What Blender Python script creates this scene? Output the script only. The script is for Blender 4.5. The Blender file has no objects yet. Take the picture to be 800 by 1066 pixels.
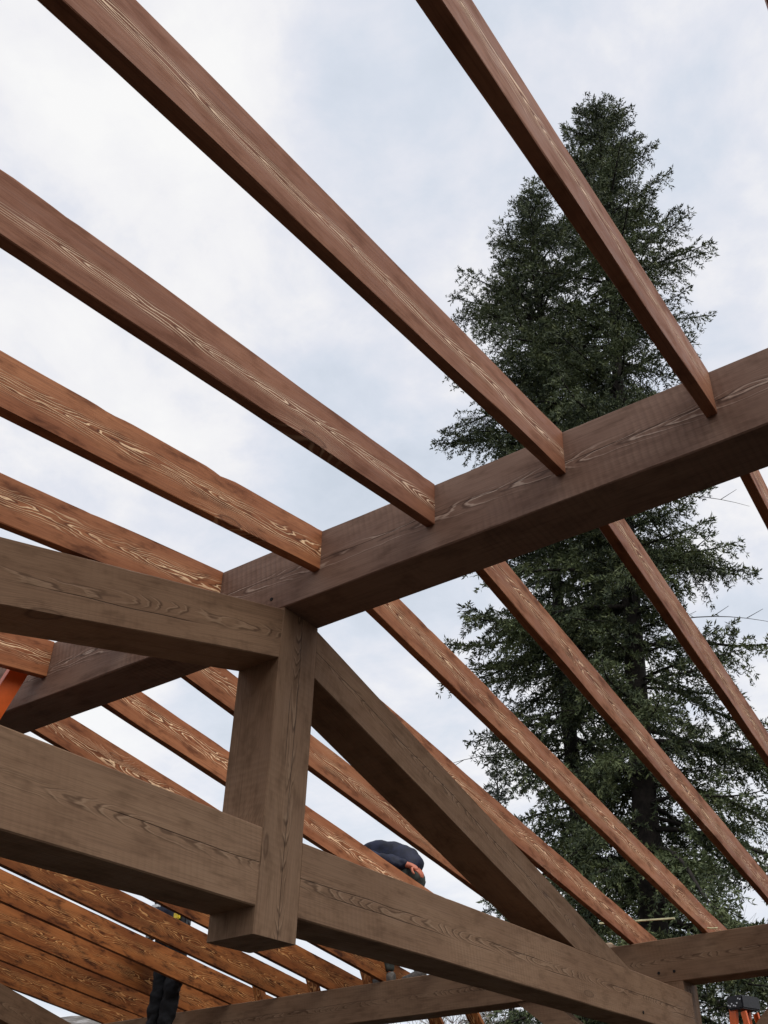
import bpy, bmesh, math, random
import numpy as np
from mathutils import Vector, Matrix, noise as mnoise

random.seed(7)
RNG = np.random.default_rng(11)
U = 2.23            # frame unit -> metres
EYE = 1.6
scene = bpy.context.scene
col = scene.collection


def W(x, y, z):
    return Vector((x * U, y * U, z * U + EYE))


# ------------------------------------------------------------------ tagging
def tag(o, label=None, cat=None, group=None, kind=None):
    if label: o['label'] = label
    if cat: o['category'] = cat
    if group: o['group'] = group
    if kind: o['kind'] = kind
    return o


def empty(name, loc=(0, 0, 0), rz=0.0):
    o = bpy.data.objects.new(name, None)
    o.empty_display_size = 0.1
    col.objects.link(o)
    o.location = loc
    o.rotation_euler = (0, 0, rz)
    return o


def link(name, me, mat, parent=None):
    o = bpy.data.objects.new(name, me)
    col.objects.link(o)
    if mat is not None:
        for m in (mat if isinstance(mat, (list, tuple)) else [mat]):
            me.materials.append(m)
    if parent is not None:
        o.parent = parent
    return o


def np_mesh(name, verts, faces, smooth=False):
    """verts (n,3), faces (m,k) all the same size"""
    me = bpy.data.meshes.new(name)
    verts = np.asarray(verts, np.float32); faces = np.asarray(faces, np.int32)
    me.vertices.add(len(verts)); me.vertices.foreach_set('co', verts.ravel())
    k = faces.shape[1]
    me.loops.add(faces.size); me.loops.foreach_set('vertex_index', faces.ravel())
    me.polygons.add(len(faces))
    me.polygons.foreach_set('loop_start', np.arange(0, faces.size, k, dtype=np.int32))
    me.polygons.foreach_set('loop_total', np.full(len(faces), k, dtype=np.int32))
    me.polygons.foreach_set('use_smooth', np.full(len(faces), smooth))
    me.update(calc_edges=True)
    return me


# ------------------------------------------------------------------ node helpers
class NT:
    def __init__(self, tree):
        self.t = tree; self.n = tree.nodes; self.l = tree.links

    def _in(self, sock, v):
        if hasattr(v, 'node'): self.l.new(v, sock)
        elif v is not None: sock.default_value = v

    def m(self, op, a, b=None, c=None, clamp=False):
        n = self.n.new('ShaderNodeMath'); n.operation = op; n.use_clamp = clamp
        self._in(n.inputs[0], a)
        if b is not None: self._in(n.inputs[1], b)
        if c is not None: self._in(n.inputs[2], c)
        return n.outputs[0]

    def noise(self, vec, scale=1.0, detail=2.0, rough=0.5, dist=0.0):
        n = self.n.new('ShaderNodeTexNoise')
        self._in(n.inputs['Vector'], vec); n.inputs['Scale'].default_value = scale
        n.inputs['Detail'].default_value = detail; n.inputs['Roughness'].default_value = rough
        n.inputs['Distortion'].default_value = dist
        return n.outputs['Fac']

    def comb(self, x, y, z):
        n = self.n.new('ShaderNodeCombineXYZ')
        for i, v in enumerate((x, y, z)): self._in(n.inputs[i], v)
        return n.outputs[0]

    def sep(self, v):
        n = self.n.new('ShaderNodeSeparateXYZ'); self.l.new(v, n.inputs[0])
        return n.outputs

    def smooth(self, v, a, b, to0=0.0, to1=1.0):
        n = self.n.new('ShaderNodeMapRange'); n.interpolation_type = 'SMOOTHSTEP'
        self._in(n.inputs['Value'], v)
        self._in(n.inputs['From Min'], a); self._in(n.inputs['From Max'], b)
        self._in(n.inputs['To Min'], to0); self._in(n.inputs['To Max'], to1)
        return n.outputs['Result']

    def mix(self, f, a, b, mode='MIX'):
        n = self.n.new('ShaderNodeMix'); n.data_type = 'RGBA'; n.blend_type = mode
        self._in(n.inputs['Factor'], f)
        for s, v in ((n.inputs[6], a), (n.inputs[7], b)):
            if hasattr(v, 'node'): self.l.new(v, s)
            else: s.default_value = (*v, 1)
        return n.outputs[2]

    def ramp(self, f, stops):
        n = self.n.new('ShaderNodeValToRGB'); self.l.new(f, n.inputs[0])
        e = n.color_ramp.elements
        while len(e) < len(stops): e.new(0.5)
        for el, (p, c) in zip(e, stops): el.position = p; el.color = (*c, 1)
        return n.outputs[0]


def new_mat(name):
    m = bpy.data.materials.new(name); m.use_nodes = True
    t = m.node_tree; b = t.nodes['Principled BSDF']
    return m, NT(t), b


# ------------------------------------------------------------------ stained fir timber
def wood(name, base, light, dark, gold, gold_amt=0.8, spread=0.035, freq=150.0, b0=0.035,
         kerf=0.0, cracks=0.0, rough=0.55, patch=0.5, wob=1.0, blotch=0.45, taper=8.0, curl=0.5, lw=0.17):
    """local X runs along the grain; growth rings cut by each face give the cathedral figure"""
    m, T, b = new_mat(name)
    tc = T.n.new('ShaderNodeTexCoord'); oi = T.n.new('ShaderNodeObjectInfo')
    x, y, z = T.sep(tc.outputs['Object'])
    rnd = oi.outputs['Random']
    geo = T.n.new('ShaderNodeNewGeometry')
    off = T.m('MULTIPLY', rnd, 57.0)
    X = T.m('ADD', x, off)
    off2 = T.m('MULTIPLY', T.m('FRACT', T.m('MULTIPLY', rnd, 13.7)), 9.0)
    # end grain darkening avoided: keep simple
    # drift of the pith along the length
    slow = T.noise(T.comb(T.m('MULTIPLY', X, 0.55), off2, 0.0), 1.0, 2.0, 0.55)
    mid = T.noise(T.comb(T.m('MULTIPLY', X, 2.4), off2, 3.1), 1.0, 2.5, 0.6)
    zc = T.m('ADD', T.m('MULTIPLY', T.m('SUBTRACT', slow, 0.5), 0.10), T.m('MULTIPLY', T.m('SUBTRACT', mid, 0.5), 0.02))
    dz = T.m('SUBTRACT', z, zc)
    wz = T.noise(T.comb(T.m('MULTIPLY', X, 2.6), T.m('MULTIPLY', y, 5.0), T.m('MULTIPLY', T.m('ADD', z, off2), 13.0)), 1.0, 1.5, 0.5)
    wz2 = T.noise(T.comb(T.m('MULTIPLY', X, 10.0), T.m('MULTIPLY', y, 5.0), T.m('MULTIPLY', T.m('ADD', z, off2), 60.0)), 1.0, 1.5, 0.5)
    slow2 = T.noise(T.comb(T.m('MULTIPLY', X, 0.9), T.m('ADD', off2, 4.0), 7.0), 1.0, 3.0, 0.6)
    kk = T.m('ADD', b0, T.m('MULTIPLY', T.m('SUBTRACT', slow2, 0.5), 0.07))
    yy = T.m('ADD', T.m('MULTIPLY', y, 0.7), kk)
    r = T.m('SQRT', T.m('ADD', T.m('MULTIPLY', dz, dz), T.m('MULTIPLY', yy, yy)))
    # knots
    vo = T.n.new('ShaderNodeTexVoronoi'); vo.feature = 'F1'; vo.inputs['Scale'].default_value = 1.0
    T.l.new(T.comb(T.m('MULTIPLY', X, 1.15), T.m('ADD', T.m('MULTIPLY', y, 1.5), off2), T.m('MULTIPLY', T.m('ADD', z, 0.6), 4.2)), vo.inputs['Vector'])
    kd = vo.outputs['Distance']
    kn = T.smooth(kd, 0.0, 0.34, 1.0, 0.0)
    knc = T.smooth(kd, 0.045, 0.075, 1.0, 0.0)
    ph = T.m('SUBTRACT', T.m('MULTIPLY', r, freq), T.m('MULTIPLY', X, taper))
    ph = T.m('ADD', ph, T.m('MULTIPLY', T.m('SUBTRACT', wz, 0.5), 5.5 * wob))
    ph = T.m('ADD', ph, T.m('MULTIPLY', T.m('SUBTRACT', wz2, 0.5), curl))
    ph = T.m('ADD', ph, T.m('MULTIPLY', kn, 3.2))
    fr = T.m('FRACT', ph)
    tri = T.m('ABSOLUTE', T.m('SUBTRACT', fr, 0.5))
    line = T.smooth(tri, 0.03, lw, 1.0, 0.0)
    dline = T.smooth(T.m('ABSOLUTE', T.m('SUBTRACT', fr, 0.72)), 0.02, 0.2, 1.0, 0.0)
    # where the figure shows
    cen = T.smooth(T.m('ABSOLUTE', dz), spread * 0.25, spread, 1.0, 0.0)
    br = T.noise(T.comb(T.m('MULTIPLY', X, 1.7), y, T.m('MULTIPLY', T.m('ADD', z, off2), 14.0)), 1.0, 3.0, 0.6)
    br = T.smooth(br, 0.30, 0.52)
    vis = T.m('MULTIPLY', T.m('MAXIMUM', cen, T.m('MULTIPLY', kn, 0.55)), br)
    fine = T.noise(T.comb(T.m('MULTIPLY', X, 3.0), T.m('MULTIPLY', y, 160.0), T.m('MULTIPLY', T.m('ADD', z, off2), 260.0)), 1.0, 2.0, 0.6)
    blot = T.noise(T.comb(T.m('MULTIPLY', X, 1.3), T.m('MULTIPLY', y, 4.0), T.m('MULTIPLY', T.m('ADD', z, off2), 6.0)), 1.0, 4.0, 0.6)
    blot2 = T.noise(T.comb(T.m('MULTIPLY', X, 6.0), T.m('MULTIPLY', y, 9.0), T.m('MULTIPLY', T.m('ADD', z, off2), 18.0)), 1.0, 3.0, 0.65)
    c = T.mix(T.m('MULTIPLY', T.smooth(blot, 0.35, 0.68), patch), base, light)
    c = T.mix(T.smooth(blot2, 0.45, 0.75, 0.0, blotch), c, dark)
    c = T.mix(T.smooth(fine, 0.42, 0.75, 0.0, 0.35), c, dark)
    c = T.mix(T.m('MULTIPLY', T.m('MULTIPLY', dline, T.m('ADD', T.m('MULTIPLY', vis, 0.7), 0.10)), 0.9), c, dark)
    c = T.mix(T.m('MULTIPLY', T.m('MULTIPLY', line, vis), gold_amt), c, gold)
    kcol = tuple(0.5 * a + 0.5 * g for a, g in zip(dark, light))
    c = T.mix(T.m('MULTIPLY', knc, 0.75), c, kcol)
    kring = T.smooth(T.m('ABSOLUTE', T.m('SUBTRACT', kd, 0.07)), 0.0, 0.02, 0.6, 0.0)
    c = T.mix(kring, c, dark)
    # whole board a little lighter or darker
    bv = T.m('ADD', 0.84, T.m('MULTIPLY', T.m('FRACT', T.m('MULTIPLY', rnd, 7.31)), 0.32))
    c = T.mix(1.0, c, T.comb(bv, bv, bv), 'MULTIPLY')
    h = T.m('ADD', T.m('MULTIPLY', T.m('MULTIPLY', line, vis), 0.5), T.m('MULTIPLY', fine, 0.35))
    h = T.m('ADD', h, T.m('MULTIPLY', blot2, 0.5))
    if kerf:
        kx = T.m('ADD', T.m('MULTIPLY', x, 95.0), T.m('MULTIPLY', z, 12.0))
        kw = T.m('SINE', T.m('ADD', T.m('MULTIPLY', kx, 2.2), T.m('MULTIPLY', blot, 6.0)))
        kg = T.smooth(T.noise(T.comb(T.m('MULTIPLY', X, 2.0), y, T.m('MULTIPLY', z, 3.0)), 1.0, 2.0), 0.4, 0.65)
        kw = T.m('MULTIPLY', kw, kg)
        h = T.m('ADD', h, T.m('MULTIPLY', kw, 0.35 * kerf))
        c = T.mix(T.m('MULTIPLY', T.m('MAXIMUM', kw, 0.0), 0.22 * kerf), c, dark)
    if cracks:
        for i, (zo, s, th) in enumerate(((0.012, 2.0, 0.5), (-0.03, 5.0, 0.62))):
            cz = T.noise(T.comb(T.m('MULTIPLY', X, 1.1), T.m('ADD', off2, s), s), 1.0, 2.0, 0.6)
            cz = T.m('ADD', zo, T.m('MULTIPLY', T.m('SUBTRACT', cz, 0.5), 0.05))
            d = T.m('ABSOLUTE', T.m('SUBTRACT', z, cz))
            g = T.noise(T.comb(T.m('MULTIPLY', X, 0.9), T.m('ADD', off2, s * 3), T.m('MULTIPLY', y, 3.0)), 1.0, 1.0)
            g = T.smooth(g, th - 0.06, th)
            wv = T.m('MULTIPLY', g, 0.0022)
            ck = T.m('MULTIPLY', T.smooth(d, 0.0, 0.0026, 1.0, 0.0), g)
            ck = T.m('MULTIPLY', ck, T.smooth(T.m('ABSOLUTE', y), 0.04, 0.05))
            h = T.m('SUBTRACT', h, T.m('MULTIPLY', ck, 2.0))
            c = T.mix(T.m('MULTIPLY', ck, 0.85 * cracks), c, (0.02, 0.011, 0.008))
    T.l.new(c, b.inputs['Base Color'])
    T.l.new(T.smooth(blot2, 0.3, 0.7, rough - 0.08, rough + 0.15), b.inputs['Roughness'])
    b.inputs['Specular IOR Level'].default_value = 0.12
    bu = T.n.new('ShaderNodeBump'); bu.inputs['Strength'].default_value = 0.5; bu.inputs['Distance'].default_value = 0.003
    T.l.new(h, bu.inputs['Height']); T.l.new(bu.outputs[0], b.inputs['Normal'])
    return m


M_RAFT_N = wood('stained_rafter_brown', (0.305, 0.130, 0.074), (0.415, 0.190, 0.108), (0.095, 0.033, 0.018), (1.0, 0.74, 0.52), 1.0, 0.036, 120, 0.014, patch=0.8, wob=1.2, taper=7, curl=1.2, lw=0.24)
M_RAFT_F = wood('stained_rafter_red', (0.315, 0.113, 0.048), (0.450, 0.185, 0.082), (0.080, 0.024, 0.011), (0.95, 0.66, 0.40), 1.0, 0.055, 95, 0.018, patch=0.9, rough=0.5, blotch=0.75, wob=1.4, taper=5, curl=1.5, lw=0.175)
M_RAFT_O = wood('stained_rafter_amber', (0.200, 0.064, 0.020), (0.370, 0.132, 0.040), (0.048, 0.015, 0.007), (0.66, 0.34, 0.13), 0.85, 0.070, 75, 0.02, patch=1.0, rough=0.5, blotch=1.0, wob=1.5, taper=3.5, curl=1.2)
M_TIMBER = wood('stained_timber', (0.280, 0.170, 0.104), (0.350, 0.222, 0.138), (0.100, 0.057, 0.035), (0.50, 0.35, 0.23), 0.30, 0.034, 190, 0.02, kerf=0.45, cracks=1.0, rough=0.62, patch=0.8, wob=0.6, taper=9, curl=1.0)
M_RIDGE = wood('stained_ridge_timber', (0.285, 0.172, 0.124), (0.360, 0.228, 0.165), (0.100, 0.056, 0.040), (0.70, 0.53, 0.42), 0.65, 0.05, 110, 0.03, kerf=1.1, cracks=0.9, rough=0.58, patch=0.8, wob=0.8, taper=4, curl=1.0)


def simple(name, color, rough=0.6, metallic=0.0, var=0.25, scale=20.0, bump=0.2):
    m, T, b = new_mat(name)
    tc = T.n.new('ShaderNodeTexCoord')
    f = T.noise(tc.outputs['Object'], scale, 4.0, 0.6)
    c = T.mix(T.smooth(f, 0.3, 0.7), tuple(v * (1 - var) for v in color), tuple(min(1, v * (1 + var)) for v in color))
    T.l.new(c, b.inputs['Base Color']); b.inputs['Roughness'].default_value = rough
    b.inputs['Metallic'].default_value = metallic
    if bump:
        bu = T.n.new('ShaderNodeBump'); bu.inputs['Strength'].default_value = bump; bu.inputs['Distance'].default_value = 0.01
        T.l.new(f, bu.inputs['Height']); T.l.new(bu.outputs[0], b.inputs['Normal'])
    return m


M_BLACK = simple('black_hole', (0.01, 0.008, 0.007), 0.9)
M_ORANGE = simple('orange_fibreglass', (0.72, 0.12, 0.015), 0.4, var=0.12, scale=9, bump=0.05)
M_ALU = simple('ladder_aluminium', (0.55, 0.56, 0.57), 0.35, 0.9, 0.1, 30, 0.05)
M_CAP = simple('ladder_black_plastic', (0.006, 0.006, 0.009), 0.45, scale=40)
M_WHITE = simple('white_dots', (0.75, 0.75, 0.78), 0.6)
M_YELLOWPALE = simple('pale_yellow_lath', (0.72, 0.70, 0.42), 0.6)
M_PLANK = simple('raw_pale_board', (0.62, 0.50, 0.36), 0.7)
M_BARK = simple('fir_bark', (0.022, 0.017, 0.014), 0.95, var=0.5, scale=14, bump=1.0)
M_TWIG = simple('bare_twig', (0.20, 0.17, 0.14), 0.9, var=0.4, scale=6, bump=0.3)
M_JACKET = simple('navy_jacket_cloth', (0.007, 0.010, 0.030), 0.7, var=0.5, scale=12, bump=0.6)
M_TROUSER = simple('grey_work_trousers', (0.040, 0.046, 0.040), 0.9, var=0.3, scale=14, bump=0.6)
M_BLACKCLOTH = simple('black_work_trousers', (0.004, 0.0045, 0.007), 0.9, var=0.6, scale=14, bump=1.0)
M_BOOT = simple('boot_leather', (0.12, 0.11, 0.10), 0.7, var=0.4, scale=30, bump=0.4)
M_SOLE = simple('boot_rubber', (0.01, 0.01, 0.01), 0.8)
M_SKIN = simple('skin', (0.60, 0.19, 0.11), 0.5, var=0.12, scale=8, bump=0.05)
M_HAIR = simple('dark_hair', (0.02, 0.014, 0.01), 0.8, scale=60)
M_TOOL = simple('steel_tool', (0.6, 0.6, 0.6), 0.3, 0.9)
M_TAPE = simple('yellow_tape_measure', (0.75, 0.55, 0.03), 0.4)


# ------------------------------------------------------------------ timbers
def timber(name, A, B, C, D, thick, axis, mat, parent=None, nseg=None, cham=0.004, jit=0.0012, wane=(), seed=0, bend=0.0):
    """A,B = bottom start / end, D,C = top start / end of the face nearest the camera (world points);
    the piece is extruded by vector axis*thick.  Local X runs along A->B."""
    A, B, C, D = (Vector(p) for p in (A, B, C, D))
    axis = Vector(axis).normalized()
    e1 = (B - A + C - D).normalized()
    e2 = axis
    e3 = e1.cross(e2).normalized()
    if e3.dot(D - A) < 0: e2 = -e2; e3 = -e3
    org = (A + B + C + D) / 4 + axis * thick / 2
    rot = Matrix((e1, e2, e3)).transposed()
    L = (B - A).length
    if nseg is None: nseg = max(2, int(L / 0.04))
    verts = []; faces = []
    t2 = thick / 2
    rw = random.Random(seed * 7 + 1)
    wn = list(wane) + [(rw.random(), rw.uniform(.001, .004), rw.uniform(.01, .03) / max(L, .3)) for _ in range(int(L / .9))]
    for i in range(nseg + 1):
        t = i / nseg
        p0 = A.lerp(B, t); p1 = D.lerp(C, t)
        a = rot.transposed() @ (p0 - org); d = rot.transposed() @ (p1 - org)
        a.y = 0; d.y = 0
        up = (d - a); H = up.length; up.normalize()
        wa = 0.0
        for (wt, wd, ww) in wn:
            wa += wd * math.exp(-((t - wt) / ww) ** 2)
        s = seed * 3.17 + t * L
        j = [Vector((0, mnoise.noise(Vector((s * 1.7, k * 5.1, seed))) * jit * 1.6, mnoise.noise(Vector((s * 2.3, k * 7.7, seed + 9))) * jit)) for k in range(8)]
        b_ = bend * 4 * t * (1 - t)
        c = cham
        pr = [(-t2 + c, 0, 0), (t2 - c, 0, 0), (t2, c, 0), (t2, H - c - wa, 1), (t2 - c - wa * .6, H - wa * .4, 1), (-t2 + c + wa * .6, H - wa * .4, 1), (-t2, H - c - wa, 1), (-t2, c, 0)]
        for k, (yy, hh, _) in enumerate(pr):
            verts.append(a + up * hh + Vector((0, yy, b_)) + j[k])
    n = 8
    for i in range(nseg):
        for k in range(n):
            k2 = (k + 1) % n
            faces.append((i * n + k, (i + 1) * n + k, (i + 1) * n + k2, i * n + k2))
    me = bpy.data.meshes.new(name)
    allf = faces + [tuple(range(n)), tuple(range(nseg * n + n - 1, nseg * n - 1, -1))]
    me.from_pydata([tuple(v) for v in verts], [], allf)
    bm = bmesh.new(); bm.from_mesh(me); bmesh.ops.recalc_face_normals(bm, faces=bm.faces[:]); bm.to_mesh(me); bm.free()
    o = link(name, me, mat)
    o.matrix_world = Matrix.Translation(org) @ rot.to_4x4()
    if parent is not None:
        o.parent = parent
        o.matrix_parent_inverse = Matrix.Translation(-Vector(parent.location))
    return o


# roof geometry in frame units
YR, RH, RW = 1.2007, 0.1513, 0.1070      # ridge near face, depth, width
S, X0N, X0F, RT = 0.2736, -0.237, -0.240, 0.0194
MN, ZBN, HN = 0.1598, 1.0565, 0.0948
MF, ZBF, HF = -0.1644, 1.0684, 0.0912
YF = YR + RW
YP, ZPT, ZPB, PW = 3.3096, 0.7354, 0.5942, 0.115

# ridge
ridge = timber('ridge_beam', W(-4.25, YR, 1), W(1.1, YR, 1), W(1.1, YR, 1 + RH), W(-4.25, YR, 1 + RH), RW * U, (0, 1, 0), M_RIDGE, seed=1, cham=0.005, jit=0.002)
tag(ridge, 'heavy brown timber ridge beam that every rafter butts against', 'beam')


def disc(name, centre, nrm, r, mat, parent, depth=0.004):
    bm = bmesh.new()
    bmesh.ops.create_cone(bm, segments=16, radius1=r, radius2=r * 0.85, depth=depth, cap_ends=True)
    me = bpy.data.meshes.new(name); bm.to_mesh(me); bm.free()
    o = link(name, me, mat)
    q = Vector((0, 0, 1)).rotation_difference(Vector(nrm))
    o.matrix_world = Matrix.Translation(centre) @ q.to_matrix().to_4x4()
    if parent is not None:
        o.parent = parent; o.matrix_parent_inverse = parent.matrix_world.inverted() if parent.type == 'MESH' else Matrix.Translation(-Vector(parent.location))
    return o


bpy.context.view_layer.update()
disc('peg_hole', Vector((-2.632, YR * U - 0.001, 3.895)), (0, -1, 0), 0.010, M_BLACK, ridge)

# near slope rafters (X index -1 .. 6)
NEAR_LABELS = {
    -1: 'near slope rafter showing only at the top right corner of the view',
    0: 'steepest looking near slope rafter, crossing in front of the tall fir',
    1: 'long near slope rafter whose lower end meets the ridge beside the fir crown',
    2: 'near slope rafter with thin gold grain line, between the longest one and the knotty one',
    3: 'near slope rafter with swirling knotty grain and a chipped upper edge',
    4: 'near slope rafter landing on the ridge just above the left truss chord',
    5: 'near slope rafter mostly hidden behind the upper left truss chord',
    6: 'near slope rafter stub with its end showing over the orange ladder',
}
gN = 'rafters on the near roof slope'
gF = 'rafters on the far roof slope'
yend = -0.75
for i in range(-1, 7):
    x = X0N - i * S
    zend = ZBN - MN * (YR - yend)
    mat = M_RAFT_N if i <= 2 else M_RAFT_F
    wane = ()
    if i == 3: wane = ((0.855, 0.012, 0.010), (0.732, 0.007, 0.012))
    o = timber('near_rafter', W(x, yend, zend), W(x, YR - .0004, ZBN), W(x, YR - .0004, ZBN + HN), W(x, yend, zend + HN), RT * U, (-1, 0, 0), mat, seed=20 + i, cham=0.003, jit=0.003, wane=wane)
    o.name = 'rafter'
    tag(o, NEAR_LABELS[i], 'rafter', gN)

FAR_LABELS = [
    'far slope rafter at the right frame edge, just under the ridge beam',
    'far slope rafter crossing the middle of the fir, rightmost long one',
    'far slope rafter running over the fir trunk and out at lower right',
    'rightmost far slope rafter landing on the wall plate in view',
    'far slope rafter running close along the upper edge of the right truss chord',
    'far slope rafter just behind the king post top and right truss chord',
    'far slope rafter passing over the head side of the bent worker',
    'far slope rafter passing just under the navy jacket of the bent worker',
    'far slope rafter whose end sits on the plate beside the grey boot',
    'short showing far slope rafter between tool belt and post foot',
    'far slope rafter directly below the post foot, lit orange brown',
    'far slope rafter covering the waist of the worker in black trousers',
    'far slope rafter with large swirling knot grain left of the black trousers',
    'dark brown far slope rafter, second from the lower left gap of sky',
    'lowest and farthest far slope rafter, above the wedge of sky at lower left',
]
yo = YP + PW + 0.28
for i in range(15):
    x = X0F - i * S
    ze = ZBF + MF * (yo - YF)
    HF = 0.0912 if i < 9 else 0.1035
    mat = M_RAFT_F if i <= 7 else M_RAFT_O
    wane = ()
    if i == 3: wane = ((0.85, 0.010, 0.05),)
    # lower edge birdsmouthed on the plate: stops at the plate, so the tail is cut short
    o = timber('rafter', W(x, YF + .0004, ZBF), W(x, yo, ze + .0005), W(x, yo, ze + HF), W(x, YF + .0004, ZBF + HF), RT * U, (-1, 0, 0), mat, seed=50 + i, cham=0.003, jit=0.003, wane=wane)
    tag(o, FAR_LABELS[i], 'rafter', gF)

# far wall plate
plate = timber('wall_plate', W(-4.3, YP, ZPB), W(0.9, YP, ZPB), W(0.9, YP, ZPT), W(-4.3, YP, ZPT), PW * U, (0, 1, 0), M_TIMBER, seed=3, cham=0.005, jit=0.002)
tag(plate, 'brown timber wall plate carrying the lower ends of the far slope rafters', 'beam')
bpy.context.view_layer.update()
disc('bolt_hole', Vector((-2.793, YP * U - 0.001, 2.999)), (0, -1, 0), 0.012, M_BLACK, plate)
disc('bolt_hole', Vector((-2.668, YP * U - 0.001, 2.998)), (0, -1, 0), 0.012, M_BLACK, plate)

# ------------------------------------------------------------------ trusses
def truss(xf, label):
    T_ = 0.107
    root = empty('timber_truss', W(xf - T_ / 2, YR + RW / 2, 0.371))
    yc = YR + RW / 2
    pz = 0.371
    k = timber('king_post', W(xf, YR, pz), W(xf, YR, 0.999), W(xf, YF, 0.999), W(xf, YF, pz), T_ * U, (-1, 0, 0), M_TIMBER, root, seed=5, cham=0.005)
    g = 0.0
    xs = xf - 0.0016
    sl = 0.2985
    yh = YP - 0.002
    zt, zb = 0.5505, 0.4155
    tU = T_ * U - 0.007
    yhl = 2 * yc - yh
    timber('bottom_chord', W(xs, yhl, zb), W(xs, YR, zb), W(xs, YR, zt), W(xs, yhl, zt), tU, (-1, 0, 0), M_TIMBER, root, seed=6, cham=0.005, bend=0.003)
    bc = timber('bottom_chord', W(xs, YF, zb), W(xs, yh, zb), W(xs, yh, zt), W(xs, YF, zt), tU, (-1, 0, 0), M_TIMBER, root, seed=7, cham=0.005, bend=0.003)
    ztop0, zlow0 = 0.9945, 0.8850

    def chord(side):
        # quad: low start, low end (on bottom chord top), top end, top start
        y0 = YR if side < 0 else YF
        yl = y0 + side * (zlow0 - zt) / sl
        yt = y0 + side * (ztop0 - zt) / sl
        A = W(xs, y0, zlow0); B = W(xs, yl, zt + .0005); C = W(xs, yt, zt + .0005); D = W(xs, y0, ztop0)
        return timber('top_chord', A, B, C, D, tU, (-1, 0, 0), M_TIMBER, root, seed=8 + side, cham=0.004, bend=0.001)
    chord(-1); chord(1)
    bpy.context.view_layer.update()
    tag(root, label, 'truss', 'timber roof trusses')
    return root, bc


tr, bc = truss(-1.144, 'nearest king post truss of heavy brown timber, filling the lower left of the view')
disc('bolt_hole', Vector((xw := -1.144 * U + 0.001, 6.373, 2.581)), (1, 0, 0), 0.011, M_BLACK, bc).name = 'bolt_hole'
tr2, _ = truss(-3.41, 'farther timber truss, only its sloping upper chord showing at the lower left corner')

# ------------------------------------------------------------------ eave posts with knee braces
def eave_post(x1, label):
    w_ = 0.125
    root = empty('eave_post', (x1 * U - w_ * U / 2, (YP + PW / 2) * U, 0))
    y0 = YP + 0.0015
    timber('post', (x1 * U, y0 * U, 0.0), (x1 * U, y0 * U, ZPB * U + EYE), (x1 * U, (y0 + PW + 0.02) * U, ZPB * U + EYE), (x1 * U, (y0 + PW + 0.02) * U, 0.0), w_ * U, (-1, 0, 0), M_TIMBER, root, seed=13)
    # curved knee braces along the plate
    for s in (-1, 1):
        xp = x1 * U if s > 0 else (x1 - w_) * U
        n = 12; vs = []; fs = []
        R1 = 1.05; hz = 1.05
        for i in range(n + 1):
            t = i / n
            a = Vector((xp + s * R1 * t, 0, ZPB * U + EYE - hz * (1 - t)))
            tang = Vector((s * R1, 0, hz)).normalized(); nn = Vector((-tang.z * s, 0, abs(tang.x)))
            bow = 0.07 * 4 * t * (1 - t)
            a = a - nn * bow * -1
            o1 = a + nn * 0.085; o2 = a - nn * 0.085
            if i == 0:
                o1.x = o2.x = xp
            if i == n:
                o1.z = o2.z = ZPB * U + EYE
                o1.x = a.x - s * 0.13; o2.x = a.x + s * 0.13
            for yy in ((y0 + 0.012) * U, (y0 + 0.085) * U):
                vs += [(o1.x, yy, o1.z), (o2.x, yy, o2.z)]
        for i in range(n):
            b0 = i * 4; b1 = b0 + 4
            fs += [(b0, b1, b1 + 1, b0 + 1), (b0 + 2, b0 + 3, b1 + 3, b1 + 2), (b0, b0 + 2, b1 + 2, b1), (b0 + 1, b1 + 1, b1 + 3, b0 + 3)]
        fs += [(0, 1, 3, 2), (n * 4, n * 4 + 2, n * 4 + 3, n * 4 + 1)]
        me = bpy.data.meshes.new('knee_brace'); me.from_pydata([tuple(Vector(v)) for v in vs], [], fs)
        bm = bmesh.new(); bm.from_mesh(me); bmesh.ops.recalc_face_normals(bm, faces=bm.faces[:]); bm.to_mesh(me); bm.free()
        o = link('knee_brace', me, M_TIMBER, root)
        o.matrix_parent_inverse = Matrix.Translation(-Vector(root.location))
    tag(root, label, 'post', 'eave posts')
    return root


eave_post(-1.170, 'brown timber post under the wall plate where the nearest truss lands')
eave_post(-3.436, 'brown timber post under the wall plate behind the farther truss')

# small blocks standing between the rafter ends on the plate
BL = [(10.55, 'short brown block leaning by a rafter end, left of the post foot'), (8.4, 'short brown block beside the grey boot on the plate'),
      (9.45, 'short brown block on the plate between two orange brown rafters'), (6.6, 'short brown block on the plate hidden under the truss chord')]
for q, (ii, lb) in enumerate(BL[:3]):
    x = X0F - ii * S
    z0 = ZPT + 0.001
    lean = 0.03
    o = timber('rafter_block', W(x, YP + .02, z0), W(x - lean, YP + .02, z0 + 0.075), W(x - lean + .045, YP + .02, z0 + 0.075), W(x + .045, YP + .02, z0), 0.07, (0, 1, 0), M_RAFT_O, seed=80 + q)
    tag(o, lb, 'block', 'blocks on the wall plate')

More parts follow.
